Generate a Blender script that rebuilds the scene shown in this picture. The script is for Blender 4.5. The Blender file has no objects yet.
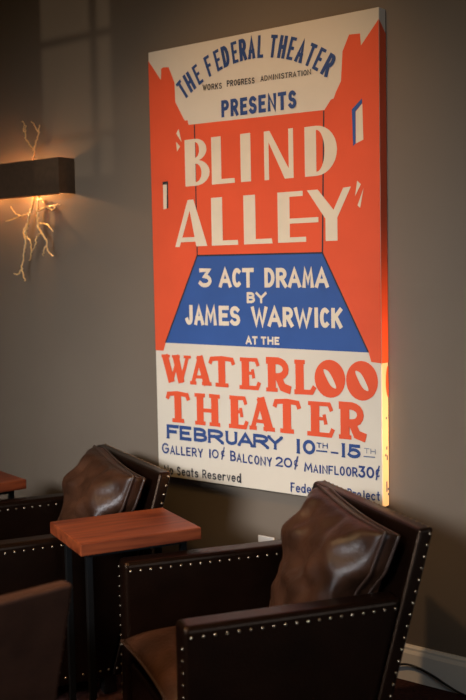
import bpy, bmesh, math, random
from math import sin, cos, pi, radians
from mathutils import Vector, Matrix, noise

random.seed(7)
sc = bpy.context.scene
C = sc.collection

# ------------------------------------------------------------------ camera
cd = bpy.data.cameras.new('camera')
cam = bpy.data.objects.new('camera', cd)
C.objects.link(cam)
YAW, PITCH, ROLL = -0.6688, 0.0774, -0.0194
_r = Vector((cos(YAW), -sin(YAW), 0))
_f = Vector((sin(YAW)*cos(PITCH), cos(YAW)*cos(PITCH), -sin(PITCH)))
_u = _r.cross(_f)
_r2 = _r*cos(ROLL) + _u*sin(ROLL)
_u2 = _u*cos(ROLL) - _r*sin(ROLL)
m = Matrix((_r2, _u2, -_f)).transposed().to_4x4()
m.translation = Vector((0, -3.3601, 1.5509))
cam.matrix_world = m
cd.sensor_fit = 'VERTICAL'
cd.sensor_height = 36.0
cd.lens = 1029.12/700*36.0
cd.clip_start = 0.05
cd.dof.use_dof = True
cd.dof.focus_distance = 3.8
cd.dof.aperture_fstop = 2.4
sc.camera = cam

# ------------------------------------------------------------------ world, light, exposure
sc.view_settings.view_transform = 'Standard'
sc.view_settings.look = 'None'
sc.view_settings.gamma = 1.0
sc.view_settings.use_curve_mapping = False
sc.view_settings.exposure = 0.0
w = bpy.data.worlds.new('world')
sc.world = w
w.use_nodes = True
w.node_tree.nodes['Background'].inputs[0].default_value = (0.55, 0.70, 1.0, 1)
w.node_tree.nodes['Background'].inputs[1].default_value = 0.3


def area(name, loc, target, sx, sy, power, col, spread=180):
    l = bpy.data.lights.new(name, 'AREA')
    l.shape = 'RECTANGLE'; l.size = sx; l.size_y = sy
    l.energy = power; l.color = col; l.spread = radians(spread)
    o = bpy.data.objects.new(name, l); C.objects.link(o)
    o.location = loc
    o.rotation_euler = (Vector(target)-Vector(loc)).to_track_quat('-Z', 'Y').to_euler()
    return o


def spot(name, loc, target, power, col, angle, blend, radius):
    l = bpy.data.lights.new(name, 'SPOT')
    l.energy = power; l.color = col; l.spot_size = radians(angle); l.spot_blend = blend
    l.shadow_soft_size = radius
    o = bpy.data.objects.new(name, l); C.objects.link(o)
    o.location = loc
    o.rotation_euler = (Vector(target)-Vector(loc)).to_track_quat('-Z', 'Y').to_euler()
    return o


# daylight from the window opposite the poster, and from the window in the right hand wall
area('daylight_front', (-2.0, -5.85, 2.6), (-2.8, 0, 0.70), 2.0, 0.8, 23, (0.90, 0.94, 1.0), 39)
area('daylight_right', (1.27, -1.75, 1.15), (-1.6, -0.7, 0.9), 1.3, 1.0, 9, (0.68, 0.84, 1.0), 150)
# warm recessed ceiling lamps over the seats
spot('ceiling_lamp_a', (-3.1, -2.2, 3.25), (-2.3, -0.95, 0.5), 140, (1.0, 0.62, 0.32), 42, 0.9, 0.06)
spot('ceiling_lamp_b', (-1.3, -2.5, 3.25), (-1.9, -1.7, 0.5), 110, (1.0, 0.62, 0.32), 40, 0.9, 0.06)
area('warm_fill', (-2.2, -2.6, 3.3), (-2.2, -2.5, 0), 3.0, 1.6, 25, (1.0, 0.64, 0.22))  # broad warm fill added under the ceiling, no fixture there
# warm gallery spot on the poster
spot('picture_light', (-2.1, -2.0, 3.3), (-2.48, 0, 1.95), 80, (1.0, 0.57, 0.23), 46, 1.0, 0.05)
# warm lamp along the wall beyond the right edge of the picture
area('wall_lamp_right', (0.2, -0.05, 0.95), (-1.9, -0.03, 0.95), 0.05, 0.4, 4.5, (1.0, 0.50, 0.17), 34)
# low sun bounced up from the street through the small paned window
spot('street_glint', (4.6, -24.0, 0.2), (-3.55, 0, 2.52), 3300, (1.0, 0.85, 0.66), 6.5, 0.3, 0.05)


# ------------------------------------------------------------------ helpers
def link(name, bm, mat, parent=None, smooth=False, **props):
    me = bpy.data.meshes.new(name)
    bm.normal_update()
    bm.to_mesh(me); bm.free()
    for mt in (mat if isinstance(mat, (list, tuple)) else [mat]):
        me.materials.append(mt)
    if smooth:
        for p in me.polygons: p.use_smooth = True
    o = bpy.data.objects.new(name, me)
    C.objects.link(o)
    if parent is not None: o.parent = parent
    for k, v in props.items(): o[k] = v
    return o


def thing(name, label, cat, loc=(0, 0, 0), rz=0, group=None):
    o = bpy.data.objects.new(name, None)
    C.objects.link(o)
    o.location = loc; o.rotation_euler = (0, 0, rz); o.empty_display_size = .1
    o['label'] = label; o['category'] = cat
    if group: o['group'] = group
    return o


def structure(name, bm, mat, parent=None):
    o = link(name, bm, mat, parent)
    o['kind'] = 'structure'
    return o


def dup(o, parent=None):
    c = o.copy(); C.objects.link(c)
    if parent is not None: c.parent = parent
    for ch in list(o.children): dup(ch, c)
    return c


def box(bm, lo, hi, bev=0.0, seg=2):
    x0, y0, z0 = lo; x1, y1, z1 = hi
    prism(bm, [(y0, z0), (y1, z0), (y1, z1), (y0, z1)], x0, x1, bev, seg)


def prism(bm, yz, x0, x1, bev=0.0, seg=3):
    """polygon in the y-z plane pushed along x"""
    n = len(yz)
    a = [bm.verts.new((x0, y, z)) for y, z in yz]
    b = [bm.verts.new((x1, y, z)) for y, z in yz]
    fs = [bm.faces.new(a[::-1]), bm.faces.new(b)]
    for i in range(n):
        fs.append(bm.faces.new((a[i], a[(i+1) % n], b[(i+1) % n], b[i])))
    bmesh.ops.recalc_face_normals(bm, faces=fs)
    if bev:
        es = list({e for f in fs for e in f.edges})
        bmesh.ops.bevel(bm, geom=es, offset=bev, segments=seg, profile=.5, affect='EDGES')


def tube(bm, pts, rad, n=8, closed=False, cap=True):
    P = [Vector(p) for p in pts]
    R = rad if isinstance(rad, (list, tuple)) else [rad]*len(P)
    rings = []
    up = None
    for i, p in enumerate(P):
        if closed: t = P[(i+1) % len(P)] - P[i-1]
        else: t = P[min(i+1, len(P)-1)] - P[max(i-1, 0)]
        if t.length < 1e-9: t = Vector((0, 0, 1))
        t.normalize()
        if up is None:
            up = Vector((0, 0, 1)) if abs(t.z) < .9 else Vector((1, 0, 0))
        s = t.cross(up)
        if s.length < 1e-6: s = t.cross(Vector((0, 1, 0)))
        s.normalize(); up = s.cross(t).normalized()
        rings.append([bm.verts.new(p + (s*cos(2*pi*k/n) + up*sin(2*pi*k/n))*R[i]) for k in range(n)])
    m_ = len(rings)
    for i in range(m_ if closed else m_-1):
        a, b = rings[i], rings[(i+1) % m_]
        for k in range(n):
            bm.faces.new((a[k], a[(k+1) % n], b[(k+1) % n], b[k]))
    if cap and not closed:
        bm.faces.new(rings[0][::-1]); bm.faces.new(rings[-1])


def smooth_path(pts, k=4):
    P = [Vector(p) for p in pts]
    out = []
    for i in range(len(P)-1):
        p0, p1, p2, p3 = P[max(i-1, 0)], P[i], P[i+1], P[min(i+2, len(P)-1)]
        for j in range(k):
            t = j/k
            out.append(.5*((2*p1) + (p2-p0)*t + (2*p0-5*p1+4*p2-p3)*t*t + (3*p1-p0-3*p2+p3)*t**3))
    out.append(P[-1])
    return out


# ------------------------------------------------------------------ materials
def mat(name, col, rough=.5, metal=0., noise_scale=None, var=0., bump=0., bump_scale=None, spec=.5, coat=0., stretch=None, tint=None):
    M = bpy.data.materials.new(name); M.use_nodes = True
    nt = M.node_tree; N = nt.nodes; L = nt.links
    b = N['Principled BSDF']
    b.inputs['Base Color'].default_value = (*col, 1)
    b.inputs['Roughness'].default_value = rough
    b.inputs['Metallic'].default_value = metal
    b.inputs['Specular IOR Level'].default_value = spec
    if tint: b.inputs['Specular Tint'].default_value = (*tint, 1)
    b.inputs['Coat Weight'].default_value = coat
    b.inputs['Coat Roughness'].default_value = .25
    tc = N.new('ShaderNodeTexCoord')
    src = tc.outputs['Object']
    if stretch:
        mp = N.new('ShaderNodeMapping'); mp.inputs['Scale'].default_value = stretch
        L.new(src, mp.inputs['Vector']); src = mp.outputs['Vector']
    if noise_scale:
        nz = N.new('ShaderNodeTexNoise'); nz.inputs['Scale'].default_value = noise_scale
        nz.inputs['Detail'].default_value = 6
        L.new(src, nz.inputs['Vector'])
        cr = N.new('ShaderNodeValToRGB')
        cr.color_ramp.elements[0].position = .3; cr.color_ramp.elements[1].position = .7
        cr.color_ramp.elements[0].color = (*[c*(1-var) for c in col], 1)
        cr.color_ramp.elements[1].color = (*[min(1, c*(1+var)) for c in col], 1)
        L.new(nz.outputs['Fac'], cr.inputs['Fac']); L.new(cr.outputs['Color'], b.inputs['Base Color'])
    if bump:
        n2 = N.new('ShaderNodeTexNoise'); n2.inputs['Scale'].default_value = bump_scale or 60
        n2.inputs['Detail'].default_value = 5
        L.new(src, n2.inputs['Vector'])
        bp = N.new('ShaderNodeBump'); bp.inputs['Strength'].default_value = bump
        bp.inputs['Distance'].default_value = .01
        L.new(n2.outputs['Fac'], bp.inputs['Height']); L.new(bp.outputs['Normal'], b.inputs['Normal'])
    return M


M_wall = mat('taupe_paint', (.160, .123, .090), .62, noise_scale=1.7, var=.05, bump=.04, bump_scale=180, spec=.3)
M_base = mat('white_trim_paint', (.80, .73, .62), .4, bump=.02)
M_floor = mat('dark_carpet', (.045, .016, .012), .95, noise_scale=60, var=.4, bump=.5, bump_scale=400, spec=.1)
M_ceil = mat('ceiling_paint', (.12, .10, .085), .9)
M_frame = mat('window_frame_paint', (.25, .22, .19), .5)
M_leather = mat('dark_brown_leather', (.0042, .0016, .0009), .34, noise_scale=9, var=.35, bump=.08, bump_scale=140, spec=.3, tint=(1, .66, .45))
M_leather_lit = mat('warm_lit_leather', (.065, .027, .015), .5, noise_scale=9, var=.3, bump=.12, bump_scale=140, spec=.3)  # dark leather lightened for the near chair, warm light put into the colour
M_cushion = mat('worn_brown_leather', (.042, .017, .0085), .38, noise_scale=7, var=.6, bump=.2, bump_scale=60, spec=.28)
M_pipe = mat('leather_piping', (.035, .018, .012), .4)
M_foot = mat('black_wood', (.01, .008, .007), .4)
M_nail = mat('aged_brass', (.27, .22, .16), .4, 1.0)
M_iron = mat('black_iron', (.010, .010, .010), .45, .6)
M_cream = mat('cream_canvas', (.64, .555, .44), .75, noise_scale=6, var=.03, bump=.12, bump_scale=700, spec=.25)
M_red = mat('orange_red_paint', (.70, .085, .028), .6, noise_scale=5, var=.05, bump=.08, bump_scale=700, spec=.3)
M_blue = mat('blue_paint', (.032, .085, .27), .6, noise_scale=6, var=.08, bump=.08, bump_scale=700, spec=.3)
M_ink = mat('dull_blue_ink', (.028, .062, .19), .6, noise_scale=8, var=.12, spec=.3)
M_navy = mat('navy_ink', (.02, .042, .16), .6)
M_black = mat('black_ink', (.016, .016, .022), .6)
M_grey = mat('faded_blue_ink', (.16, .18, .24), .7)
M_crl = mat('cream_paint', (.69, .58, .43), .7, noise_scale=9, var=.05, spec=.25)
M_bronze = mat('dark_bronze_metal', (.085, .050, .028), .5, .25, noise_scale=40, var=.15)
M_copper = mat('copper_lining', (.75, .30, .12), .35, .8)
M_gold = mat('gold_leaf_metal', (1.0, .72, .34), .3, .6, bump=.7, bump_scale=120)
M_plate = mat('white_plastic', (.75, .73, .70), .35)
M_rub = mat('black_rubber', (.008, .008, .008), .5)


def wood():
    M = bpy.data.materials.new('red_brown_wood'); M.use_nodes = True
    nt = M.node_tree; N = nt.nodes; L = nt.links; b = N['Principled BSDF']
    tc = N.new('ShaderNodeTexCoord'); mp = N.new('ShaderNodeMapping')
    mp.inputs['Scale'].default_value = (14, 1.2, 14)
    L.new(tc.outputs['Object'], mp.inputs['Vector'])
    nz = N.new('ShaderNodeTexNoise'); nz.inputs['Scale'].default_value = 2.5; nz.inputs['Detail'].default_value = 8
    nz.inputs['Distortion'].default_value = .6
    L.new(mp.outputs['Vector'], nz.inputs['Vector'])
    cr = N.new('ShaderNodeValToRGB')
    cr.color_ramp.elements[0].position = .32; cr.color_ramp.elements[0].color = (.095, .018, .006, 1)
    cr.color_ramp.elements[1].position = .68; cr.color_ramp.elements[1].color = (.25, .055, .017, 1)
    L.new(nz.outputs['Fac'], cr.inputs['Fac']); L.new(cr.outputs['Color'], b.inputs['Base Color'])
    b.inputs['Roughness'].default_value = .42
    b.inputs['Specular IOR Level'].default_value = .25
    return M


M_wood = wood()

M_bulb = bpy.data.materials.new('lit_bulb'); M_bulb.use_nodes = True
_b = M_bulb.node_tree.nodes['Principled BSDF']
_b.inputs['Emission Color'].default_value = (1, .55, .2, 1); _b.inputs['Emission Strength'].default_value = 12
M_glass = bpy.data.materials.new('window_glass'); M_glass.use_nodes = True
_n = M_glass.node_tree
_n.nodes.remove(_n.nodes['Principled BSDF'])
_t = _n.nodes.new('ShaderNodeBsdfTransparent'); _n.links.new(_t.outputs[0], _n.nodes['Material Output'].inputs[0])

# ------------------------------------------------------------------ the room
RX, LX, FY, H = 1.4, -6.5, -6.0, 3.4
T = .12


def plainbox(name, lo, hi, mt):
    bm = bmesh.new(); box(bm, lo, hi); return structure(name, bm, mt)


plainbox('floor', (LX-T, FY-T, -.1), (RX+T, T, 0), M_floor)
plainbox('ceiling', (LX-T, FY-T, H), (RX+T, T, H+.1), M_ceil)
plainbox('wall_back', (LX-T, 0, 0), (RX+T, T, H), M_wall)
plainbox('wall_left', (LX-T, FY, 0), (LX, 0, H), M_wall)


def wall_with_hole(name, axis, pos, a0, a1, h0, h1, z0, z1):
    """wall slab with one rectangular opening; axis 'x' = wall normal along x"""
    bm = bmesh.new()
    for (p, q, r, s) in ((a0, h0, 0, H), (h1, a1, 0, H), (h0, h1, 0, z0), (h0, h1, z1, H)):
        if axis == 'x': box(bm, (pos, p, r), (pos+T, q, s))
        else: box(bm, (p, pos, r), (q, pos+T, s))
    return structure(name, bm, M_wall)


def window(name, axis, pos, h0, h1, z0, z1, nx, nz, bar=.025):
    bm = bmesh.new()
    def bx(p, q, r, s):
        if axis == 'x': box(bm, (pos+.03, p, r), (pos+.08, q, s))
        else: box(bm, (p, pos+.03, r), (q, pos+.08, s))
    e = .04
    bx(h0, h0+e, z0, z1); bx(h1-e, h1, z0, z1); bx(h0, h1, z0, z0+e); bx(h0, h1, z1-e, z1)
    for i in range(1, nx):
        c = h0+(h1-h0)*i/nx; bx(c-bar/2, c+bar/2, z0, z1)
    for i in range(1, nz):
        c = z0+(z1-z0)*i/nz; bx(h0, h1, c-bar/2, c+bar/2)
    o = structure(name, bm, M_frame)
    g = bmesh.new()
    if axis == 'x': box(g, (pos+.05, h0, z0), (pos+.056, h1, z1))
    else: box(g, (h0, pos+.05, z0), (h1, pos+.056, z1))
    structure('window_pane', g, M_glass, o)
    return o


wall_with_hole('wall_right', 'x', RX, FY, 0, -2.5, -1.0, .6, 1.75)
window('window_1', 'x', RX, -2.5, -1.0, .6, 1.75, 2, 1)
# small paned window in the wall opposite the poster (its light falls above the sconce)
WX0, WX1, WZ0, WZ1 = -1.71, -1.27, 1.50, 2.45
wall_with_hole('wall_front', 'y', FY-T, LX-T, RX+T, WX0, WX1, WZ0, WZ1)
w2 = window('window_2', 'y', FY-T, WX0, WX1, WZ0, WZ1, 1, 1)
bm = bmesh.new()
box(bm, (-1.410, FY-T+.03, WZ0), (-1.386, FY-T+.07, WZ1))
box(bm, (WX0, FY-T+.03, 2.003), (WX1, FY-T+.07, 2.027)); box(bm, (WX0, FY-T+.03, 1.668), (WX1, FY-T+.07, 1.692))
structure('window_bars', bm, M_frame, w2)

bm = bmesh.new()
prism(bm, [(0, 0), (-.018, 0), (-.018, .105), (-.012, .118), (-.012, .126), (-.006, .1354), (0, .1354)], LX, RX)
structure('baseboard_back', bm, M_base)

# ---- measured art of the poster (millimetres on the canvas) and twig paths (metres)
LET = {'works:WORKS':[('thin','W',301,323,1632,1657),('thin','O',326,343,1631,1656),('thin','R',347,363,1631,1655),('thin','K',367,383,1630,1654),('thin','S',387,402,1629,1653)],'works:PROGRESS':[('thin','P',427,442,1633,1658),('thin','R',445,460,1632,1657),('thin','O',464,479,1632,1656),('thin','G',482,497,1631,1656),('thin','R',501,516,1631,1655),('thin','E',519,533,1630,1654),('thin','S',536,550,1630,1654),('thin','S',554,568,1629,1653)],'works:ADMINISTRATION':[('thin','A',597,613,1632,1654),('thin','D',616,632,1632,1653),('thin','M',635,654,1632,1653),('thin','I',657,664,1631,1653),('thin','N',667,683,1631,1652),('thin','I',687,693,1631,1652),('thin','S',696,711,1630,1652),('thin','T',714,730,1630,1651),('thin','R',733,749,1630,1651),('thin','A',752,768,1629,1650),('thin','T',772,788,1629,1650),('thin','I',791,797,1628,1649),('thin','O',800,816,1628,1649),('thin','N',819,836,1628,1649)],'presents:PRESENTS':[('block','P',396,436,1514,1582),('block','R',444,484,1513,1582),('block','E',493,529,1513,1581),('block','S',537,576,1512,1581),('block','E',584,620,1512,1581),('block','N',629,671,1512,1580),('block','T',679,719,1511,1580),('block','S',728,766,1511,1580)],'blind:BLIND':[('disp','B',195,328,1249,1442),('disp','L',339,460,1248,1440),('disp','I',490,541,1248,1439),('disp','N',608,748,1247,1437),('disp','D',801,947,1247,1435)],'blind:ALLEY':[('disp','A',130,308,998,1193),('disp','L',332,471,998,1194),('disp','L',500,642,998,1194),('disp','E',669,860,999,1195),('disp','Y',809,1006,999,1195)],'drama:3':[('block','3',258,326,826,906)],'drama:ACT':[('block','A',365,432,825,904),('block','C',436,483,825,904),('block','T',488,547,824,903)],'drama:DRAMA':[('block','D',599,649,824,902),('block','R',656,709,823,901),('block','A',714,776,823,900),('block','M',782,836,822,899),('block','A',840,903,822,898)],'drama:BY':[('blockh','B',509,551,761,806),('blockh','Y',554,609,761,806)],'warwick:JAMES':[('block','J',177,225,668,752),('block','A',227,281,668,751),('block','M',285,350,668,750),('block','E',361,415,668,750),('block','S',419,473,668,749)],'warwick:WARWICK':[('block','W',529,612,668,748),('block','A',612,680,668,748),('block','R',686,737,668,747),('block','W',740,825,668,746),('block','I',837,852,668,746),('block','C',861,905,668,746),('block','K',913,962,668,745)],'atthe:AT':[('blockh','A',499,530,594,628),('blockh','T',533,560,594,628)],'atthe:THE':[('blockh','T',577,604,595,628),('blockh','H',609,639,596,628),('blockh','E',644,668,596,628)],'waterloo:WATERLOO':[('serif','W',27,208,415,536),('serif','A',194,318,413,537),('serif','T',300,441,412,538),('serif','E',458,571,410,539),('serif','R',594,725,408,540),('serif','L',733,838,406,540),('serif','O',834,971,405,541),('serif','O',977,1113,403,542)],'waterloo:THEATER':[('serif','T',56,192,244,377),('serif','H',213,364,244,378),('serif','E',400,504,245,379),('serif','A',508,642,245,380),('serif','T',631,766,245,380),('serif','E',790,922,246,381),('serif','R',936,1066,246,382)],'feb:FEBRUARY':[('slab','F',55,125,169,232),('slab','E',130,197,169,232),('slab','B',210,284,170,231),('slab','R',289,374,171,231),('slab','U',384,445,172,230),('slab','A',449,529,173,230),('slab','R',528,607,173,230),('slab','Y',602,676,174,229)],'feb:10TH':[('slab','1',737,765,169,227),('slab','0',773,832,170,228),('thin2','T',838,861,200,221),('thin2','H',866,890,201,222)],'feb:15':[('slab','1',948,973,174,229),('slab','5',981,1037,175,229)],'feb:TH':[('thin3','T',1052,1075,199,219),('thin3','H',1080,1102,199,219)],'gallery:GALLERY':[('mid','G',24,66,101,148),('mid','A',72,101,101,140),('mid','L',106,130,102,141),('mid','L',136,160,102,141),('mid','E',166,191,103,141),('mid','R',197,225,103,142),('mid','Y',231,259,103,142)],'gallery:10cents':[('mid','1',291,305,106,145),('mid','0',308,345,107,146),('mid','C',358,379,120,145)],'gallery:BALCONY':[('mid','B',407,437,105,149),('mid','A',441,467,104,141),('mid','L',473,495,104,141),('mid','C',500,526,103,141),('mid','O',532,558,103,141),('mid','N',563,591,102,140),('mid','Y',596,622,102,140)],'gallery:20cents':[('midh','2',639,676,106,147),('midh','0',680,721,107,147),('mid','C',729,751,116,143)],'gallery:MAINFLOOR':[('midh','M',778,818,100,137),('mid','A',821,844,100,133),('mid','I',849,858,100,134),('mid','N',863,888,101,135),('mid','F',892,914,101,136),('mid','L',918,938,102,137),('mid','O',943,966,102,139),('mid','O',971,995,103,140),('mid','R',999,1023,104,141)],'gallery:30cents':[('midh','3',1027,1057,104,150),('midh','0',1061,1095,106,150),('mid','C',1101,1120,114,145)],'noseats:No':[('hand','N',34,61,10,51),('hand','o',66,88,11,52)],'noseats:Seats':[('hand','S',110,131,12,51),('hand','e',136,158,13,52),('hand','a',162,184,13,52),('hand','t',189,205,13,53),('hand','s',210,232,14,53)],'noseats:Reserved':[('hand','R',253,276,15,53),('hand','e',281,304,16,54),('hand','s',308,331,16,54),('hand','e',336,359,16,55),('hand','r',364,381,17,56),('hand','v',386,406,17,56),('hand','e',411,434,18,57),('hand','d',439,462,18,58)],'federal:Federal':[('hand','F',712,732,12,50),('hand','e',736,758,12,50),('hand','d',762,784,13,51),('hand','e',789,811,14,52),('hand','r',815,832,15,53),('hand','a',836,858,16,53),('hand','l',862,871,16,54)],'federal:Art':[('hand','A',895,918,17,55),('hand','r',922,939,18,56),('hand','t',943,960,19,56)],'federal:Project':[('hand','P',977,997,20,57),('hand','r',1000,1015,21,58),('hand','o',1019,1038,21,58),('hand','j',1042,1054,22,59),('hand','e',1058,1077,23,60),('hand','c',1081,1101,23,60),('hand','t',1104,1119,24,61)]}
ARCH = [('T',188,1655),('H',229,1678),('E',275,1701),('F',336,1726),('E',383,1743),('D',424,1752),('E',470,1763),('R',512,1764),('A',555,1768),('L',600,1769),('T',662,1764),('H',705,1753),('E',748,1740),('A',791,1723),('T',834,1701),('E',872,1678),('R',914,1652)]
PX = {'skyline':[(4,1794),(70,1705),(73,1752),(86,1756),(115,1753),(146,1684),(148,1605),(192,1531),(199,1522),(213,1523),(219,1503),(892,1490),(921,1525),(934,1528),(944,1550),(967,1588),(975,1695),(1004,1751),(1051,1748),(1054,1704),(1130,1787)],'pave':[(251,959),(876,955),(1075,580),(61,588)],'lowred':[(-4,551),(43,554),(61,588),(1075,580),(1088,549),(1129,550)],'lines':[[(251,1501),(251,957)],[(890,1488),(876,954)]],'win1c':[(68,1266),(90,1271),(86,1163),(67,1161)],'win1d':[(65,1277),(97,1279),(96,1165),(86,1163),(90,1265),(66,1265)],'win2b':[(1013,1479),(1057,1514),(1058,1497),(1029,1470),(1028,1353),(1017,1344)],'win2c':[(1030,1469),(1058,1495),(1061,1364),(1029,1353)],'q':[[(150,1474),(164,1491),(179,1435)],[(148,1440),(170,1418),(152,1398)],[(1033,1217),(1049,1203),(1024,1161)],[(1060,1187),(1045,1116),(1034,1126)]],'ul':[[(836,188),(887,189)],[(903,188),(938,188)],[(1050,187),(1100,188)]],'cent':[[(376,160),(361,106)],[(748,158),(733,103)],[(1117,158),(1103,102)]]}
UP = [[(-3.802,-0.045,2.067),(-3.795,-0.052,2.103),(-3.787,-0.058,2.138)],[(-3.799,-0.048,2.14),(-3.834,-0.05,2.167),(-3.852,-0.052,2.198),(-3.854,-0.054,2.229),(-3.844,-0.056,2.258),(-3.869,-0.058,2.278)],[(-3.861,-0.048,2.226),(-3.867,-0.053,2.242),(-3.857,-0.058,2.257)],[(-3.799,-0.048,2.14),(-3.777,-0.051,2.18),(-3.762,-0.053,2.208),(-3.75,-0.056,2.242),(-3.736,-0.058,2.247)],[(-3.766,-0.048,2.217),(-3.782,-0.053,2.25),(-3.801,-0.058,2.271)]]
LO = [[(-3.811,-0.045,1.943),(-3.819,-0.046,1.886),(-3.842,-0.048,1.85),(-3.857,-0.049,1.808),(-3.873,-0.051,1.759),(-3.878,-0.052,1.71),(-3.888,-0.054,1.661),(-3.898,-0.055,1.612),(-3.908,-0.057,1.575),(-3.885,-0.058,1.518)],[(-3.877,-0.048,1.735),(-3.842,-0.051,1.703),(-3.837,-0.055,1.647),(-3.848,-0.058,1.617)],[(-3.916,-0.048,1.581),(-3.942,-0.053,1.55),(-3.964,-0.058,1.557)],[(-3.789,-0.045,1.942),(-3.781,-0.047,1.902),(-3.791,-0.049,1.842),(-3.783,-0.051,1.78),(-3.756,-0.052,1.737),(-3.728,-0.054,1.705),(-3.719,-0.056,1.663),(-3.677,-0.058,1.631)],[(-3.787,-0.048,1.793),(-3.725,-0.053,1.784),(-3.671,-0.058,1.749)],[(-3.769,-0.048,1.746),(-3.804,-0.051,1.72),(-3.801,-0.055,1.696),(-3.833,-0.058,1.653)],[(-3.786,-0.048,1.848),(-3.723,-0.051,1.865),(-3.674,-0.055,1.869),(-3.623,-0.058,1.875)],[(-3.72,-0.048,1.866),(-3.686,-0.053,1.851),(-3.653,-0.058,1.859)],[(-3.842,-0.048,1.844),(-3.9,-0.051,1.832),(-3.943,-0.055,1.847),(-3.972,-0.058,1.881)],[(-3.914,-0.048,1.834),(-3.966,-0.053,1.819),(-4.018,-0.058,1.813)],[(-3.78,-0.048,1.9),(-3.756,-0.053,1.906),(-3.736,-0.058,1.887)],[(-3.863,-0.048,1.796),(-3.889,-0.053,1.76),(-3.878,-0.058,1.723)],[(-3.732,-0.048,1.687),(-3.75,-0.053,1.663),(-3.749,-0.058,1.633)]]

# ------------------------------------------------------------------ lettering engine (hand painted letters as thin strokes)
def arc(cx, cy, rx, ry, a0, a1, n=9):
    return [(cx+rx*cos(radians(a0+(a1-a0)*i/n)), cy+ry*sin(radians(a0+(a1-a0)*i/n))) for i in range(n+1)]


SANS = {
 'A': [[(0, 0), (.5, 1), (1, 0)], [(.2, .3), (.8, .3)]],
 'B': [[(0, 0), (0, 1), (.45, 1)]+arc(.45, .76, .45, .24, 90, -90)[1:]+[(0, .52)], [(.4, .52)]+arc(.48, .26, .52, .26, 90, -90)+[(0, 0)]],
 'C': [arc(.55, .5, .55, .5, 55, 305, 14)],
 'D': [[(0, 0), (0, 1), (.35, 1)]+arc(.35, .5, .65, .5, 90, -90, 12)[1:]+[(0, 0)]],
 'E': [[(1, 1), (0, 1), (0, 0), (1, 0)], [(0, .52), (.8, .52)]],
 'F': [[(1, 1), (0, 1), (0, 0)], [(0, .52), (.8, .52)]],
 'G': [arc(.52, .5, .52, .5, 50, 340, 14)+[(1, .48), (.6, .48)]],
 'H': [[(0, 0), (0, 1)], [(1, 0), (1, 1)], [(0, .5), (1, .5)]],
 'I': [[(.5, 0), (.5, 1)]],
 'J': [[(.8, 1), (.8, .3)]+arc(.4, .28, .4, .28, 0, -160, 8)],
 'K': [[(0, 0), (0, 1)], [(1, 1), (.05, .42)], [(.35, .6), (1, 0)]],
 'L': [[(0, 1), (0, 0), (1, 0)]],
 'M': [[(0, 0), (.12, 1), (.5, .25), (.88, 1), (1, 0)]],
 'N': [[(0, 0), (0, 1), (1, 0), (1, 1)]],
 'O': [arc(.5, .5, .5, .5, 0, 360, 18)],
 'P': [[(0, 0), (0, 1), (.5, 1)]+arc(.5, .74, .5, .26, 90, -90)[1:]+[(0, .48)]],
 'R': [[(0, 0), (0, 1), (.5, 1)]+arc(.5, .74, .46, .26, 90, -90)[1:]+[(0, .48)], [(.45, .48), (1, 0)]],
 'S': [arc(.5, .75, .46, .25, 35, 270, 10)+arc(.5, .25, .5, .25, 90, -150, 10)[1:]],
 'T': [[(0, 1), (1, 1)], [(.5, 1), (.5, 0)]],
 'U': [[(0, 1), (0, .3)]+arc(.5, .3, .5, .3, 180, 360, 8)[1:]+[(1, 1)]],
 'W': [[(0, 1), (.27, 0), (.5, .85), (.73, 0), (1, 1)]],
 'Y': [[(0, 1), (.5, .48), (1, 1)], [(.5, .48), (.5, 0)]],
 '0': [arc(.5, .5, .5, .5, 0, 360, 18)],
 '1': [[(.5, 0), (.5, 1)]],
 '2': [arc(.5, .72, .48, .28, 160, -35, 9)+[(0, 0), (1, 0)]],
 '3': [[(.05, 1), (.9, 1), (.45, .6)]+arc(.45, .3, .55, .3, 90, -150, 10)[1:]],
 '5': [[(.95, 1), (.12, 1), (.08, .52)]+arc(.45, .32, .55, .32, 120, -150, 11)],
 'o': [arc(.5, .33, .5, .33, 0, 360, 14)],
 'c': [arc(.52, .33, .52, .33, 50, 310, 10)],
 'e': [[(.05, .34), (1, .34)]+arc(.5, .33, .5, .33, 0, 310, 12)[1:]],
 'a': [arc(.5, .33, .5, .33, 0, 360, 12), [(1, .66), (1, 0)]],
 't': [[(.45, .95), (.45, .1), (.8, 0)], [(0, .66), (1, .66)]],
 's': [arc(.5, .5, .42, .17, 40, 270, 7)+arc(.5, .165, .48, .165, 90, -150, 7)[1:]],
 'r': [[(0, 0), (0, .66)], [(0, .4), (.4, .64), (1, .6)]],
 'v': [[(0, .66), (.5, 0), (1, .66)]],
 'd': [arc(.45, .33, .45, .33, 0, 360, 12), [(1, 1), (1, 0)]],
 'l': [[(.5, 1), (.5, 0)]],
 'j': [[(.7, .66), (.7, -.1), (.2, -.22)], [(.7, .84), (.7, .92)]],
}
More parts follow.
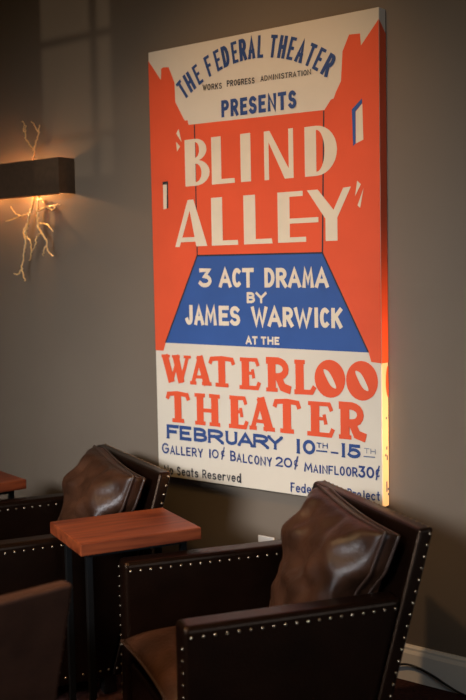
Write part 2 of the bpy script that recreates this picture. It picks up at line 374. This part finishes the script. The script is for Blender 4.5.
# heavy letters with feet: (stroke, weight factor)
SERIF = {
 'W': [([(.12, 1), (.33, .02)], 1), ([(.33, .02), (.52, .7)], .5), ([(.5, 1), (.68, .02)], 1), ([(.68, .02), (.92, 1)], .5),
       ([(0, 1), (.28, 1)], .35), ([(.38, 1), (.64, 1)], .35), ([(.8, 1), (1.03, 1)], .35)],
 'A': [([(.1, .02), (.45, 1)], .55), ([(.46, 1), (.8, .02)], 1), ([(.25, .26), (.68, .26)], .38), ([(-.03, .02), (.25, .02)], .42),
       ([(.58, .02), (1.02, .02)], .42), ([(.34, 1), (.52, 1)], .35)],
 'T': [([(.5, .02), (.5, .98)], 1), ([(.0, .8), (.06, .96), (.5, 1.0), (.94, .96), (1, .8)], .5), ([(.24, .02), (.76, .02)], .45)],
 'E': [([(.3, .02), (.3, .98)], 1), ([(.05, .99), (.86, .99), (.95, .8)], .42), ([(.3, .52), (.66, .52)], .35), ([(.66, .64), (.72, .36)], .4),
       ([(.0, .01), (.9, .01), (1, .2)], .45)],
 'R': [([(.22, .02), (.22, .98)], 1), ([(.02, .99), (.5, .99)]+arc(.5, .72, .32, .26, 90, -90, 8)[1:]+[(.3, .46)], .72),
       ([(.5, .46), (.68, .12), (.98, .04)], .85), ([(0, .01), (.45, .01)], .42)],
 'L': [([(.25, .02), (.25, .98)], 1), ([(.02, .99), (.5, .99)], .42), ([(.0, .01), (.85, .03), (1, .2)], .5)],
 'H': [([(.2, .02), (.2, .98)], .95), ([(.8, .02), (.8, .98)], .95), ([(.2, .47), (.8, .47)], .42), ([(0, .01), (.4, .01)], .42),
       ([(.6, .01), (1, .01)], .42), ([(0, .99), (.4, .99)], .42), ([(.6, .99), (1, .99)], .42)],
}
# tall contrast letters as polygons
DISP = {
 'L': [[(0, 0), (.42, 0), (.42, 1), (0, 1)], [(.42, 0), (1, 0), (.98, .1), (.42, .1)]],
 'I': [[(0, 0), (1, 0), (1, 1), (0, 1)]],
 'N': [[(0, 0), (.16, 0), (.16, 1), (0, 1)], [(.84, 0), (1, 0), (1, 1), (.84, 1)], [(0, 1), (.2, 1), (1, 0), (.7, 0)]],
 'A': [[(0, 0), (.14, 0), (.5, .82), (.42, 1)], [(.42, 1), (.6, 1), (1, 0), (.66, 0)], [(.14, .1), (.7, .1), (.68, .2), (.2, .2)]],
 'E': [[(0, 0), (.3, 0), (.3, 1), (0, 1)], [(.3, .9), (.63, .9), (.63, 1), (.3, 1)], [(.3, .37), (1, .37), (1, .47), (.3, .47)],
       [(.3, 0), (.7, 0), (.7, .1), (.3, .1)]],
 'Y': [[(.42, 0), (.69, 0), (.69, .5), (.42, .44)], [(0, 1), (.25, 1), (.69, .5), (.42, .43)], [(.83, 1), (1, 1.01), (.69, .44), (.58, .54)]],
}


def quadface(bm, co, lift=0.):
    if lift: co = [(c[0], c[1]-lift, c[2]) for c in co]
    bm.faces.new([bm.verts.new(c) for c in co])


LAYER = 0


def ribbon(bm, P, W_, y, ext=.5):
    """flat stroke through 2-D points P with width W_, at depth y"""
    global LAYER
    LAYER = (LAYER+1) % 6
    y -= LAYER*.0002            # every brush stroke lies a hair above the one before
    P = [Vector(p) for p in P]
    closed = (P[0]-P[-1]).length < 1e-6 and len(P) > 4
    if closed: P = P[:-1]
    else:
        d = (P[0]-P[1]).normalized(); P[0] = P[0]+d*W_*ext
        d = (P[-1]-P[-2]).normalized(); P[-1] = P[-1]+d*W_*ext
    n = len(P); Lf, Rt = [], []
    for i in range(n):
        a = P[i-1] if (closed or i > 0) else None
        b = P[(i+1) % n] if (closed or i < n-1) else None
        d1 = (P[i]-a).normalized() if a is not None else (b-P[i]).normalized()
        d2 = (b-P[i]).normalized() if b is not None else d1
        n1, n2 = Vector((-d1.y, d1.x)), Vector((-d2.y, d2.x))
        mt = n1+n2
        if mt.length < .2: mt = n1
        mt.normalize()
        k = min(1/max(mt.dot(n1), .3), 1.9)
        Lf.append(P[i]+mt*W_/2*k); Rt.append(P[i]-mt*W_/2*k)
    V = [(bm.verts.new((l.x, y-i*1e-5, l.y)), bm.verts.new((r.x, y-i*1e-5, r.y))) for i, (l, r) in enumerate(zip(Lf, Rt))]
    for i in range(n if closed else n-1):
        a, b = V[i], V[(i+1) % n]
        try: bm.faces.new((a[0], a[1], b[1], b[0]))
        except ValueError: pass


WEIGHT = {'thin': .17, 'thin2': .2, 'thin3': .14, 'block': .215, 'blockh': .24, 'mid': .17, 'midh': .19, 'hand': .15, 'slab': .235}


def letter(bm, st, ch, x0, x1, z0, z1, y):
    h, wd = z1-z0, x1-x0
    if st == 'disp':
        f = lambda p: (x0+p[0]*wd, y, z0+p[1]*h)
        if ch in 'BD':
            s = .43 if ch == 'B' else .36
            quadface(bm, [f(p) for p in ((0, 0), (s, 0), (s, 1), (0, 1))])
            bowls = [((s, .5, 1-s, .5), (s, .5, .26, .42))] if ch == 'D' else \
                    [((s, .765, .46, .235), (s, .765, .16, .165)), ((s, .275, 1-s, .275), (s, .275, .24, .20))]
            for o_, i_ in bowls:
                A = arc(*o_, 90, -90, 14); B = arc(*i_, 90, -90, 14)
                for k in range(14): quadface(bm, [f(A[k]), f(A[k+1]), f(B[k+1]), f(B[k])])
        else:
            for k, p in enumerate(DISP[ch]): quadface(bm, [f(q) for q in p], .00008*(k+1))
        return
    if st == 'serif':
        if ch == 'O':
            f = lambda p: (x0+p[0]*wd, y, z0+p[1]*h)
            n = 28
            A = arc(.5, .5, .51, .54, 0, 360, n)
            th = radians(-28); B = []
            for k in range(n+1):
                a = 2*pi*k/n-th
                ca, sa = cos(a), sin(a)
                # rounded slot, leaning
                px_ = .145*(abs(ca)**.6)*(1 if ca > 0 else -1); pz_ = .29*(abs(sa)**.75)*(1 if sa > 0 else -1)
                B.append((.5+px_*cos(th)+pz_*sin(-th)*-1*1.0, .5+px_*sin(th)*.6+pz_*cos(th)))
            for k in range(n): quadface(bm, [f(A[k]), f(A[k+1]), f(B[k+1]), f(B[k])])
            return
        W_ = .295*h; i = .06*wd
        for s, k in SERIF[ch]:
            w_ = W_*k
            ribbon(bm, [(x0+i+p[0]*(wd-2*i), z0+w_*.0+W_*.16+p[1]*(h-.32*W_)) for p in s], w_, y, .15)
        return
    W_ = WEIGHT[st]*h
    if ch not in 'I1l': W_ = min(W_, .42*wd)
    elif st != 'slab': W_ = min(max(W_, wd*.8), W_*1.3)
    a0, a1, b0, b1 = x0+W_/2, x1-W_/2, z0+W_/2, z1-W_/2
    if a1 < a0: a0 = a1 = (x0+x1)/2
    m_ = lambda p: (a0+p[0]*(a1-a0), b0+p[1]*(b1-b0))
    for s in SANS[ch]:
        ribbon(bm, [m_(p) for p in s], W_, y, .5)
        if st == 'slab' and ch in 'FEBRUAY1':
            for e in (s[0], s[-1]):
                if e[1] in (0, 1) and ((ch in 'FRUAY1') or (ch == 'E' and e[0] == 0)):
                    c = m_(e); dz = -W_*.3 if e[1] == 0 else W_*.3
                    ribbon(bm, [(c[0]-W_*.62, c[1]+dz), (c[0]+W_*.62, c[1]+dz)], W_*.42, y, 0)


# ------------------------------------------------------------------ the poster on canvas
PW, PH, PD = 1.130, 1.830, .05
poster = thing('poster', 'large orange, blue and cream theater poster on stretched canvas hung on the taupe wall', 'poster', (-3.047+PW/2, 0, .6555))
bm = bmesh.new(); box(bm, (-PW/2, -PD, 0), (PW/2, -.002, PH), .003, 2)
link('canvas_panel', bm, M_cream, poster)
Y1, Y2, Y3 = -PD-.0006, -PD-.0012, -PD-.0018
mm = lambda p: (p[0]/1000-PW/2, p[1]/1000)


def flat(bm, pts, y):
    vs = [bm.verts.new((mm(p)[0], y, mm(p)[1])) for p in pts]
    bm.faces.new(vs)


bm = bmesh.new()
sky = [(1, 1794)] + PX['skyline'][1:-1] + [(1129, 1787)]
low = [(1129, 541), (1086, 545), (1075, 580), (61, 588), (47, 553), (1, 553)]
flat(bm, sky + low, Y1)
xs = PW/2+.0006
quadface(bm, [(xs, -PD, 1.787), (xs, -PD, .541), (xs, -.003, .541), (xs, -.003, 1.742)])
quadface(bm, [(-xs, -PD, 1.794), (-xs, -PD, .553), (-xs, -.003, .553), (-xs, -.003, 1.83)])
link('painted_alley_walls', bm, M_red, poster, label='flat orange red walls of the painted alley')
bm = bmesh.new(); flat(bm, PX['pave'], Y2)
link('painted_pavement', bm, M_blue, poster, label='blue tapering pavement of the painted alley')
bm = bmesh.new()
for a, b in PX['lines']: ribbon(bm, [mm(a), mm(b)], .006, Y2+.0002, 0)
p = [mm(q) for q in PX['pave']]
ribbon(bm, [p[3], p[0], p[1], p[2]], .006, Y3, 0)
link('painted_outline', bm, M_black, poster, label='thin dark outlines of the painted alley corners')
for k_ in ('win1c', 'win2c'):
    bm = bmesh.new(); flat(bm, PX[k_], Y2); link('painted_window', bm, M_crl, poster)
bm = bmesh.new(); flat(bm, PX['win1d'], Y2)
link('painted_window_shade', bm, M_black, poster)
bm = bmesh.new(); flat(bm, PX['win2b'], Y2)
link('painted_window_reveal', bm, M_blue, poster)

LOOK = {'works': (M_black, 'small_lettering', 'thin black word'), 'presents': (M_ink, 'heading_lettering', 'blue word'),
        'blind': (M_crl, 'title_lettering', 'tall cream title word'), 'drama': (M_crl, 'subtitle_lettering', 'cream word'),
        'warwick': (M_crl, 'author_lettering', 'cream word'), 'atthe': (M_crl, 'small_lettering', 'small cream word'),
        'waterloo': (M_red, 'theater_lettering', 'heavy orange word'), 'feb': (M_ink, 'date_lettering', 'blue date lettering'),
        'gallery': (M_navy, 'price_lettering', 'navy price lettering'), 'noseats': (M_black, 'footer_lettering', 'black handwritten word'),
        'federal': (M_navy, 'footer_lettering', 'navy handwritten word')}
for g, lets in LET.items():
    key, word = g.split(':')
    mt, nm, desc = LOOK[key]
    bm = bmesh.new()
    for st, ch, x0, x1, z0, z1 in lets:
        a, b = mm((x0, z0)), mm((x1, z1))
        letter(bm, st, ch, a[0], b[0], a[1], b[1], Y3)
    if g == 'feb:10TH': ribbon(bm, [mm(q) for q in PX['ul'][0]], .006, Y3, 0)
    if g == 'feb:TH':
        ribbon(bm, [mm(q) for q in PX['ul'][2]], .005, Y3, 0)
        mt, desc = M_grey, 'faded small letters'
    if 'cents' in g:
        a, b = PX['cent'][('10', '20', '30').index(word[:2])]
        ribbon(bm, [mm(a), mm(b)], .006, Y3, 0)
    link(nm, bm, mt, poster, label=desc+' '+word)
bm = bmesh.new(); ribbon(bm, [mm(q) for q in PX['ul'][1]], .007, Y3, 0)
link('date_dash', bm, M_navy, poster)
for q in PX['q']:
    bm = bmesh.new(); flat(bm, q, Y3); link('quotation_mark', bm, M_crl, poster)

# arched heading: letters turned to follow their curve
cx, cz, R_ = .5545-PW/2, 1.1522, .6167
for word, part in (('THE', ARCH[:3]), ('FEDERAL', ARCH[3:10]), ('THEATER', ARCH[10:])):
    bm = bmesh.new()
    for ch, a, b in part:
        x, z = mm((a, b))
        ang = math.atan2(x-cx, z-cz)
        t_ = bmesh.new(); hh = .086; ww = .031 if ch not in 'HDRA' else .036
        if ch in 'EFL': ww = .029
        letter(t_, 'block', ch, -ww/2, ww/2, -hh/2, hh/2, 0)
        for v in t_.verts:
            q_, lz = v.co.x, v.co.z
            v.co = (cx+R_*sin(ang)+q_*cos(ang)+lz*sin(ang), Y3+v.co.y, cz+R_*cos(ang)-q_*sin(ang)+lz*cos(ang))
        me = bpy.data.meshes.new('tmp'); t_.to_mesh(me); t_.free(); bm.from_mesh(me); bpy.data.meshes.remove(me)
    link('arched_lettering', bm, M_ink, poster, label='blue arched word '+word)

# what wraps round the right hand edge
bm = bmesh.new()
A = arc(.0, .47, .018, .06, 90, -90, 10)
bm.faces.new([bm.verts.new((xs, -.022+p_[0]*-1+.018, p_[1])) for p_ in A])
link('edge_lettering', bm, M_red, poster, label='orange letter edge wrapped round the canvas side')
for (yy, zz, hh) in ((-.016, .175, .018), (-.026, .19, .01), (-.018, .215, .012), (-.02, .055, .04), (-.009, .06, .008), (-.009, .04, .008), (-.02, .33, .008)):
    bm = bmesh.new()
    quadface(bm, [(xs, yy-.004, zz), (xs, yy+.004, zz), (xs, yy+.004, zz+hh), (xs, yy-.004, zz+hh)])
    link('edge_mark', bm, M_navy, poster)


# ------------------------------------------------------------------ wall sconce with twigs
SX0, SX1, SZ0, SZ1, SD = -4.315, -3.575, 1.921, 2.084, .102
SC = ((SX0+SX1)/2, 0, 2.0)
sconce = thing('wall_sconce', 'dark bronze box wall sconce with gold twigs glowing on the wall', 'wall lamp', SC)
lx = (SX1-SX0)/2; za, zb = SZ0-2.0, SZ1-2.0
bm = bmesh.new()
box(bm, (-lx, -SD, za), (lx, -SD+.004, zb)); box(bm, (-lx, -SD+.004, za), (-lx+.004, -.001, zb)); box(bm, (lx-.004, -SD+.004, za), (lx, -.001, zb))
shade = link('shade', bm, M_bronze, sconce)
bm = bmesh.new()
box(bm, (-lx+.004, -SD+.004, za-.006), (lx-.004, -SD+.006, zb-.001)); box(bm, (lx-.006, -SD+.006, za+.001), (lx-.004, -.01, zb-.001))
box(bm, (-lx+.004, -SD+.006, za+.001), (-lx+.006, -.01, zb-.001))
link('lining', bm, M_copper, shade, label='copper coloured lining inside the shade')
bm = bmesh.new(); box(bm, (-.10, -.012, -.055), (.30, -.0005, .055), .003)
link('back_plate', bm, M_bronze, sconce)
for nm, paths in (('upper_branch', UP), ('lower_branch', LO)):
    bm = bmesh.new()
    for k, pth in enumerate(paths):
        sp = smooth_path(pth, 5)
        r0 = .0068 if (k == 0 or (nm == 'lower_branch' and k == 3)) else .0042
        n = len(sp); rr = []; qq = []
        for i, q in enumerate(sp):
            t_ = i/(n-1)
            j = Vector((noise.noise(q*90), noise.noise(q*90+Vector((5, 1, 2))), noise.noise(q*90+Vector((1, 9, 4)))))*.007
            qq.append(q-Vector(SC)+j); rr.append(r0*(1-.55*t_)*(1+.3*noise.noise(q*150)))
        tube(bm, qq, rr, 7)
    link(nm, bm, M_gold, sconce, smooth=True)
for bxx in (-3.84, -4.12):
    bm = bmesh.new(); bmesh.ops.create_uvsphere(bm, u_segments=14, v_segments=8, radius=.010)
    for v in bm.verts: v.co += Vector((bxx-SC[0], -.082, 0))
    link('bulb', bm, M_bulb, sconce, smooth=True)
    l = bpy.data.lights.new('sconce_light', 'POINT'); l.energy = 4.6 if bxx > -4 else 1.6; l.color = (1, .56, .22); l.shadow_soft_size = .006
    o = bpy.data.objects.new('sconce_light', l); C.objects.link(o); o.parent = sconce; o.location = (bxx-SC[0], -.080, -.014)


# ------------------------------------------------------------------ armchairs
CW, AH, AW = .74, .615, .085
X0c, Y0c = .37, .35
yr = lambda z: .5275+.285*z          # rear line of the back
yf = lambda z: yr(z)-.05           # front face of the back


def cushion(bm, w_, h_, t_, seed, wr=.006, nu=34, nv=30, sag=0., gus=0., flat_back=1.):
    """puffed cushion in local u,v, thickness along +n; returns seam loop"""
    def pt(u, v, s):
        ee = (max(0, 1-abs(u)**3.2)*max(0, 1-abs(v)**3.2))**.5
        x = u*w_/2*(1-.05*(1-v*v)*(abs(u)**4)*.6); z = v*h_/2*(1-.05*(1-u*u)*(abs(v)**4))
        y = s*(gus/2 + t_/2*ee*(1 if s > 0 else flat_back))
        q = Vector((x*7+seed, z*7, s*3.1))
        amp = wr*ee
        y += s*amp*(noise.noise(q)*2.2 + noise.noise(q*2.3)*1.0)
        y += s*amp*1.5*(abs(noise.noise(Vector((u*2.2+v*1.3+seed, v*1.1, 4)))) - .3)
        y -= s*sag*math.exp(-(u*u+v*v)*1.6)*(1 if s > 0 else 0)
        return Vector((x, y, z))
    G = {}
    for s in (1, -1):
        for i in range(nu+1):
            for j in range(nv+1):
                edge = i in (0, nu) or j in (0, nv)
                if s == -1 and edge and not gus: G[s, i, j] = G[1, i, j]; continue
                u = sin((i/nu-.5)*pi)*.35+(i/nu*2-1)*.65; v = sin((j/nv-.5)*pi)*.35+(j/nv*2-1)*.65
                G[s, i, j] = bm.verts.new(pt(u, v, s))
        for i in range(nu):
            for j in range(nv):
                f = [G[s, i, j], G[s, i+1, j], G[s, i+1, j+1], G[s, i, j+1]]
                bm.faces.new(f if s == -1 else f[::-1])
    keys = [(i, 0) for i in range(nu)] + [(nu, j) for j in range(nv)] + [(i, nv) for i in range(nu, 0, -1)] + [(0, j) for j in range(nv, 0, -1)]
    loops = [[G[1, i, j].co.copy() for i, j in keys]]
    if gus:
        loops.append([G[-1, i, j].co.copy() for i, j in keys])
        for a, b in zip(keys, keys[1:]+keys[:1]):
            bm.faces.new((G[1, a[0], a[1]], G[1, b[0], b[1]], G[-1, b[0], b[1]], G[-1, a[0], a[1]]))
    return loops


def nail_mesh():
    bm = bmesh.new()
    r = .0047
    top = bm.verts.new((0, 0, r*.75))
    rings = [[bm.verts.new((rr*cos(2*pi*k/8), rr*sin(2*pi*k/8), z)) for k in range(8)] for rr, z in ((r*.6, r*.6), (r, 0))]
    for k in range(8):
        bm.faces.new((top, rings[0][k], rings[0][(k+1) % 8]))
        bm.faces.new((rings[0][k], rings[1][k], rings[1][(k+1) % 8], rings[0][(k+1) % 8]))
    me = bpy.data.meshes.new('nailhead'); bm.to_mesh(me); bm.free(); me.materials.append(M_nail)
    for p in me.polygons: p.use_smooth = True
    return me


NAIL = nail_mesh()


def row(a, b, step=.0335):
    a, b = Vector(a), Vector(b); n = max(1, round((b-a).length/step))
    return [a+(b-a)*i/n for i in range(n+1)]


def nails(parent, pts, normal):
    q = Vector((0, 0, 1)).rotation_difference(Vector(normal))
    for p in pts:
        o = bpy.data.objects.new('nailhead', NAIL); C.objects.link(o); o.parent = parent
        o.location = (p[0]-X0c, p[1]-Y0c, p[2]); o.rotation_mode = 'QUATERNION'; o.rotation_quaternion = q


def make_armchair(label, loc, rz):
    root = thing('armchair', label, 'armchair', loc, rz, 'leather armchairs with nailhead trim')
    sh = lambda bm: bmesh.ops.translate(bm, verts=bm.verts, vec=(-X0c, -Y0c, 0))
    arms = []
    for x0 in (0, CW-AW):
        bm = bmesh.new()
        prism(bm, [(0, .07), (yf(.07)-.001, .07), (yf(AH)-.001, AH), (0, AH)], x0, x0+AW, .017, 4); sh(bm)
        arms.append(link('arm', bm, M_leather, root))
    bm = bmesh.new()
    zt = .806
    prism(bm, [(yf(.07), .07), (yr(.07), .07), (yr(zt), zt), (yf(zt), zt)], 0, CW, .011, 3); sh(bm)
    back = link('backrest', bm, M_leather, root)
    bm = bmesh.new()
    prism(bm, [(.012, .07), (yf(.07)-.001, .07), (yf(.285)-.001, .285), (.012, .285)], AW+.001, CW-AW-.001, .01, 2); sh(bm)
    link('seat_base', bm, M_leather, root)
    # seat cushion lies flat on the base
    bm = bmesh.new()
    loop = cushion(bm, CW-2*AW-.006, .60, .15, 3.3, .004, sag=.012)
    Mx = Matrix.Translation((CW/2-X0c, .287-Y0c, .362)) @ Matrix.Rotation(radians(90), 4, 'X') @ Matrix.Diagonal((1, 1, -1, 1))
    Mx = Matrix.Translation((CW/2-X0c, .283-Y0c, .362)) @ Matrix.Rotation(radians(-90), 4, 'X') @ Matrix.Rotation(pi, 4, 'Z')
    bmesh.ops.transform(bm, matrix=Mx, verts=bm.verts)
    bmesh.ops.recalc_face_normals(bm, faces=bm.faces)
    sc_ = link('seat_cushion', bm, M_cushion, root, smooth=True, label='worn brown seat cushion')
    bm = bmesh.new(); tube(bm, [Mx @ q for q in loop[0]], .005, 6, True); link('piping', bm, M_pipe, sc_, smooth=True)
    # loose back pillow leaning on the backrest
    bm = bmesh.new()
    loop = cushion(bm, .495, .47, .20, 8.1, .026, gus=.045, flat_back=.3)
    Mx = Matrix.Translation((.44-X0c, .568-Y0c, .590)) @ Matrix.Rotation(radians(-19), 4, 'X') @ Matrix.Rotation(radians(5), 4, 'Y') @ Matrix.Rotation(pi, 4, 'Z')
    def squeeze(q):                                   # the pillow is squeezed between the arms below their tops
        q = Mx @ q
        t_ = min(1, max(0, (AH+.06-q.z)/.06)); lim = CW-AW-.012-X0c; lo = AW+.012-X0c
        if q.x > lim: q.x += (lim-q.x)*t_
        if q.x < lo: q.x += (lo-q.x)*t_
        return q
    for v in bm.verts: v.co = squeeze(v.co)
    bmesh.ops.recalc_face_normals(bm, faces=bm.faces)
    pl = link('back_pillow', bm, M_cushion, root, smooth=True, label='puffed brown leather back pillow')
    for lp in loop:
        bm = bmesh.new(); tube(bm, [squeeze(q) for q in lp], .0055, 6, True); link('piping', bm, M_pipe, pl, smooth=True)
    for (x, y) in ((.05, .05), (CW-.05, .05), (.05, .50), (CW-.05, .50)):
        bm = bmesh.new(); box(bm, (x-.025, y-.025, 0), (x+.025, y+.025, .075), .004); sh(bm)
        link('leg', bm, M_foot, root)
    # nailheads
    zn = AH-.030
    nails(arms[1], row((CW, .022, zn), (CW, .628, zn)), (1, 0, 0))
    nails(arms[1], row((CW-.012, 0, zn-.03), (CW-.012, 0, .09)), (0, -1, 0))
    nails(arms[0], row((AW, .022, zn), (AW, .60, zn)), (1, 0, 0))
    nails(arms[0], row((.012, 0, zn), (.012, 0, .09)), (0, -1, 0))
    nails(back, row((.015, yr(zt)-.012, zt), (CW-.015, yr(zt)-.012, zt)), (0, 0, 1))
    nails(back, row((CW, yr(.79)-.012, .79), (CW, yr(.30)-.012, .30)), (1, 0, 0))
    bm = bmesh.new()
    rest = [(row((0, .022, zn), (0, .60, zn)), (-1, 0, 0)), (row((CW-AW, .022, zn), (CW-AW, .60, zn)), (-1, 0, 0)),
            (row((CW, .03, .10), (CW, .52, .10)), (1, 0, 0)), (row((0, .03, .10), (0, .52, .10)), (-1, 0, 0)),
            (row((0, yr(.79)-.012, .79), (0, yr(.1)-.012, .1)), (-1, 0, 0)), (row((CW, yr(.265)-.012, .265), (CW, yr(.1)-.012, .1)), (1, 0, 0))]
    for pts, nn in rest:
        q = Vector((0, 0, 1)).rotation_difference(Vector(nn)).to_matrix().to_4x4()
        for p in pts:
            k = len(bm.verts); bm.from_mesh(NAIL); bm.verts.ensure_lookup_table()
            bmesh.ops.transform(bm, matrix=Matrix.Translation((p[0]-X0c, p[1]-Y0c, p[2])) @ q, verts=bm.verts[k:])
    link('nailhead_trim', bm, M_nail, root, smooth=True, kind='stuff')
    return root


def place(cx_, cy_, rz):
    """chair origin from its far front corner"""
    return (cx_+cos(rz)*X0c-sin(rz)*Y0c, cy_+sin(rz)*X0c+cos(rz)*Y0c, 0)


chair = make_armchair('dark brown leather armchair before the poster, nearest the right edge, brass nailheads', place(-2.378, -.986, -.5596), -.5596)
c2 = dup(chair); c2.location = place(-3.528, -.895, -.448); c2.rotation_euler = (0, 0, -.448)
c2['label'] = 'dark leather armchair behind the wooden side table, shiny pillow below the poster corner'
c3 = dup(chair); c3.location = place(-2.565, -1.575, -1.73); c3.rotation_euler = (0, 0, -1.73)
for k in list(c3.children):
    for n_ in list(k.children):
        if n_.name.startswith('nailhead') and k.name.startswith('backrest'): bpy.data.objects.remove(n_)
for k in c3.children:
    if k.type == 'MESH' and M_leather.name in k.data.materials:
        k.data = k.data.copy(); k.data.materials[0] = M_leather_lit
c3['label'] = 'blurred brown leather armchair in the near left corner, only its back showing'


# ------------------------------------------------------------------ side tables
def make_table(label, loc, rz):
    root = thing('side_table', label, 'side table', loc, rz, 'wooden side tables')
    w_, d_, zt, th = .348, .428, .68, .041
    bm = bmesh.new(); box(bm, (-w_/2, -d_/2, zt-th), (w_/2, d_/2, zt), .003, 2)
    link('table_top', bm, M_wood, root)
    ix, iy = w_/2-.06, d_/2-.045
    for sx in (-1, 1):
        for sy in (-1, 1):
            bm = bmesh.new(); box(bm, (sx*ix-.011, sy*iy-.011, 0), (sx*ix+.011, sy*iy+.011, zt-th-.02), .002)
            link('leg', bm, M_iron, root)
    bm = bmesh.new()
    zz = zt-th
    box(bm, (-ix-.011, -iy-.011, zz-.02), (ix+.011, -iy+.011, zz)); box(bm, (-ix-.011, iy-.011, zz-.02), (ix+.011, iy+.011, zz))
    box(bm, (-ix-.011, -iy+.011, zz-.02), (-ix+.011, iy-.011, zz)); box(bm, (ix-.011, -iy+.011, zz-.02), (ix+.011, iy-.011, zz))
    link('frame', bm, M_iron, root)
    return root


t1 = make_table('reddish brown wooden side table with dark metal legs between the two armchairs', (-2.479, -.849, 0), -.444)
t2 = dup(t1); t2.location = (-3.605, -.68, 0); t2.rotation_euler = (0, 0, -.25)
t2['label'] = 'reddish wooden side table cut off by the left edge, only a corner showing'

# ------------------------------------------------------------------ wall outlet and cord
outlet = thing('wall_outlet', 'white electrical outlet low on the wall, half hidden by the front armchair arm', 'outlet', (-2.497, 0, .392))
bm = bmesh.new(); box(bm, (-.041, -.007, -.06), (.041, -.0005, .06), .003)
link('cover_plate', bm, M_plate, outlet)
for s in (-1, 1):
    bm = bmesh.new(); box(bm, (-.017, -.009, s*.024-.014), (.017, -.006, s*.024+.014), .002)
    k = link('socket', bm, M_plate, outlet)
    b2 = bmesh.new()
    for sx in (-.006, .006): box(b2, (sx-.001, -.0095, s*.024-.005), (sx+.001, -.0088, s*.024+.006))
    link('slot', b2, M_black, k)
bm = bmesh.new()
tube(bm, smooth_path([(-2.25, -.035, .0045), (-2.0, -.03, .02), (-1.88, -.03, .055), (-1.83, -.03, .068), (-1.78, -.03, .064), (-1.72, -.031, .048), (-1.66, -.033, .026), (-1.60, -.036, .010), (-1.5, -.04, .0045), (-1.1, -.05, .0045), (-.6, -.03, .0045)], 6), .0042, 8)
cord = link('power_cord', bm, M_rub, smooth=True)
cord['label'] = 'black power cord running along the white baseboard behind the front armchair'; cord['category'] = 'cord'
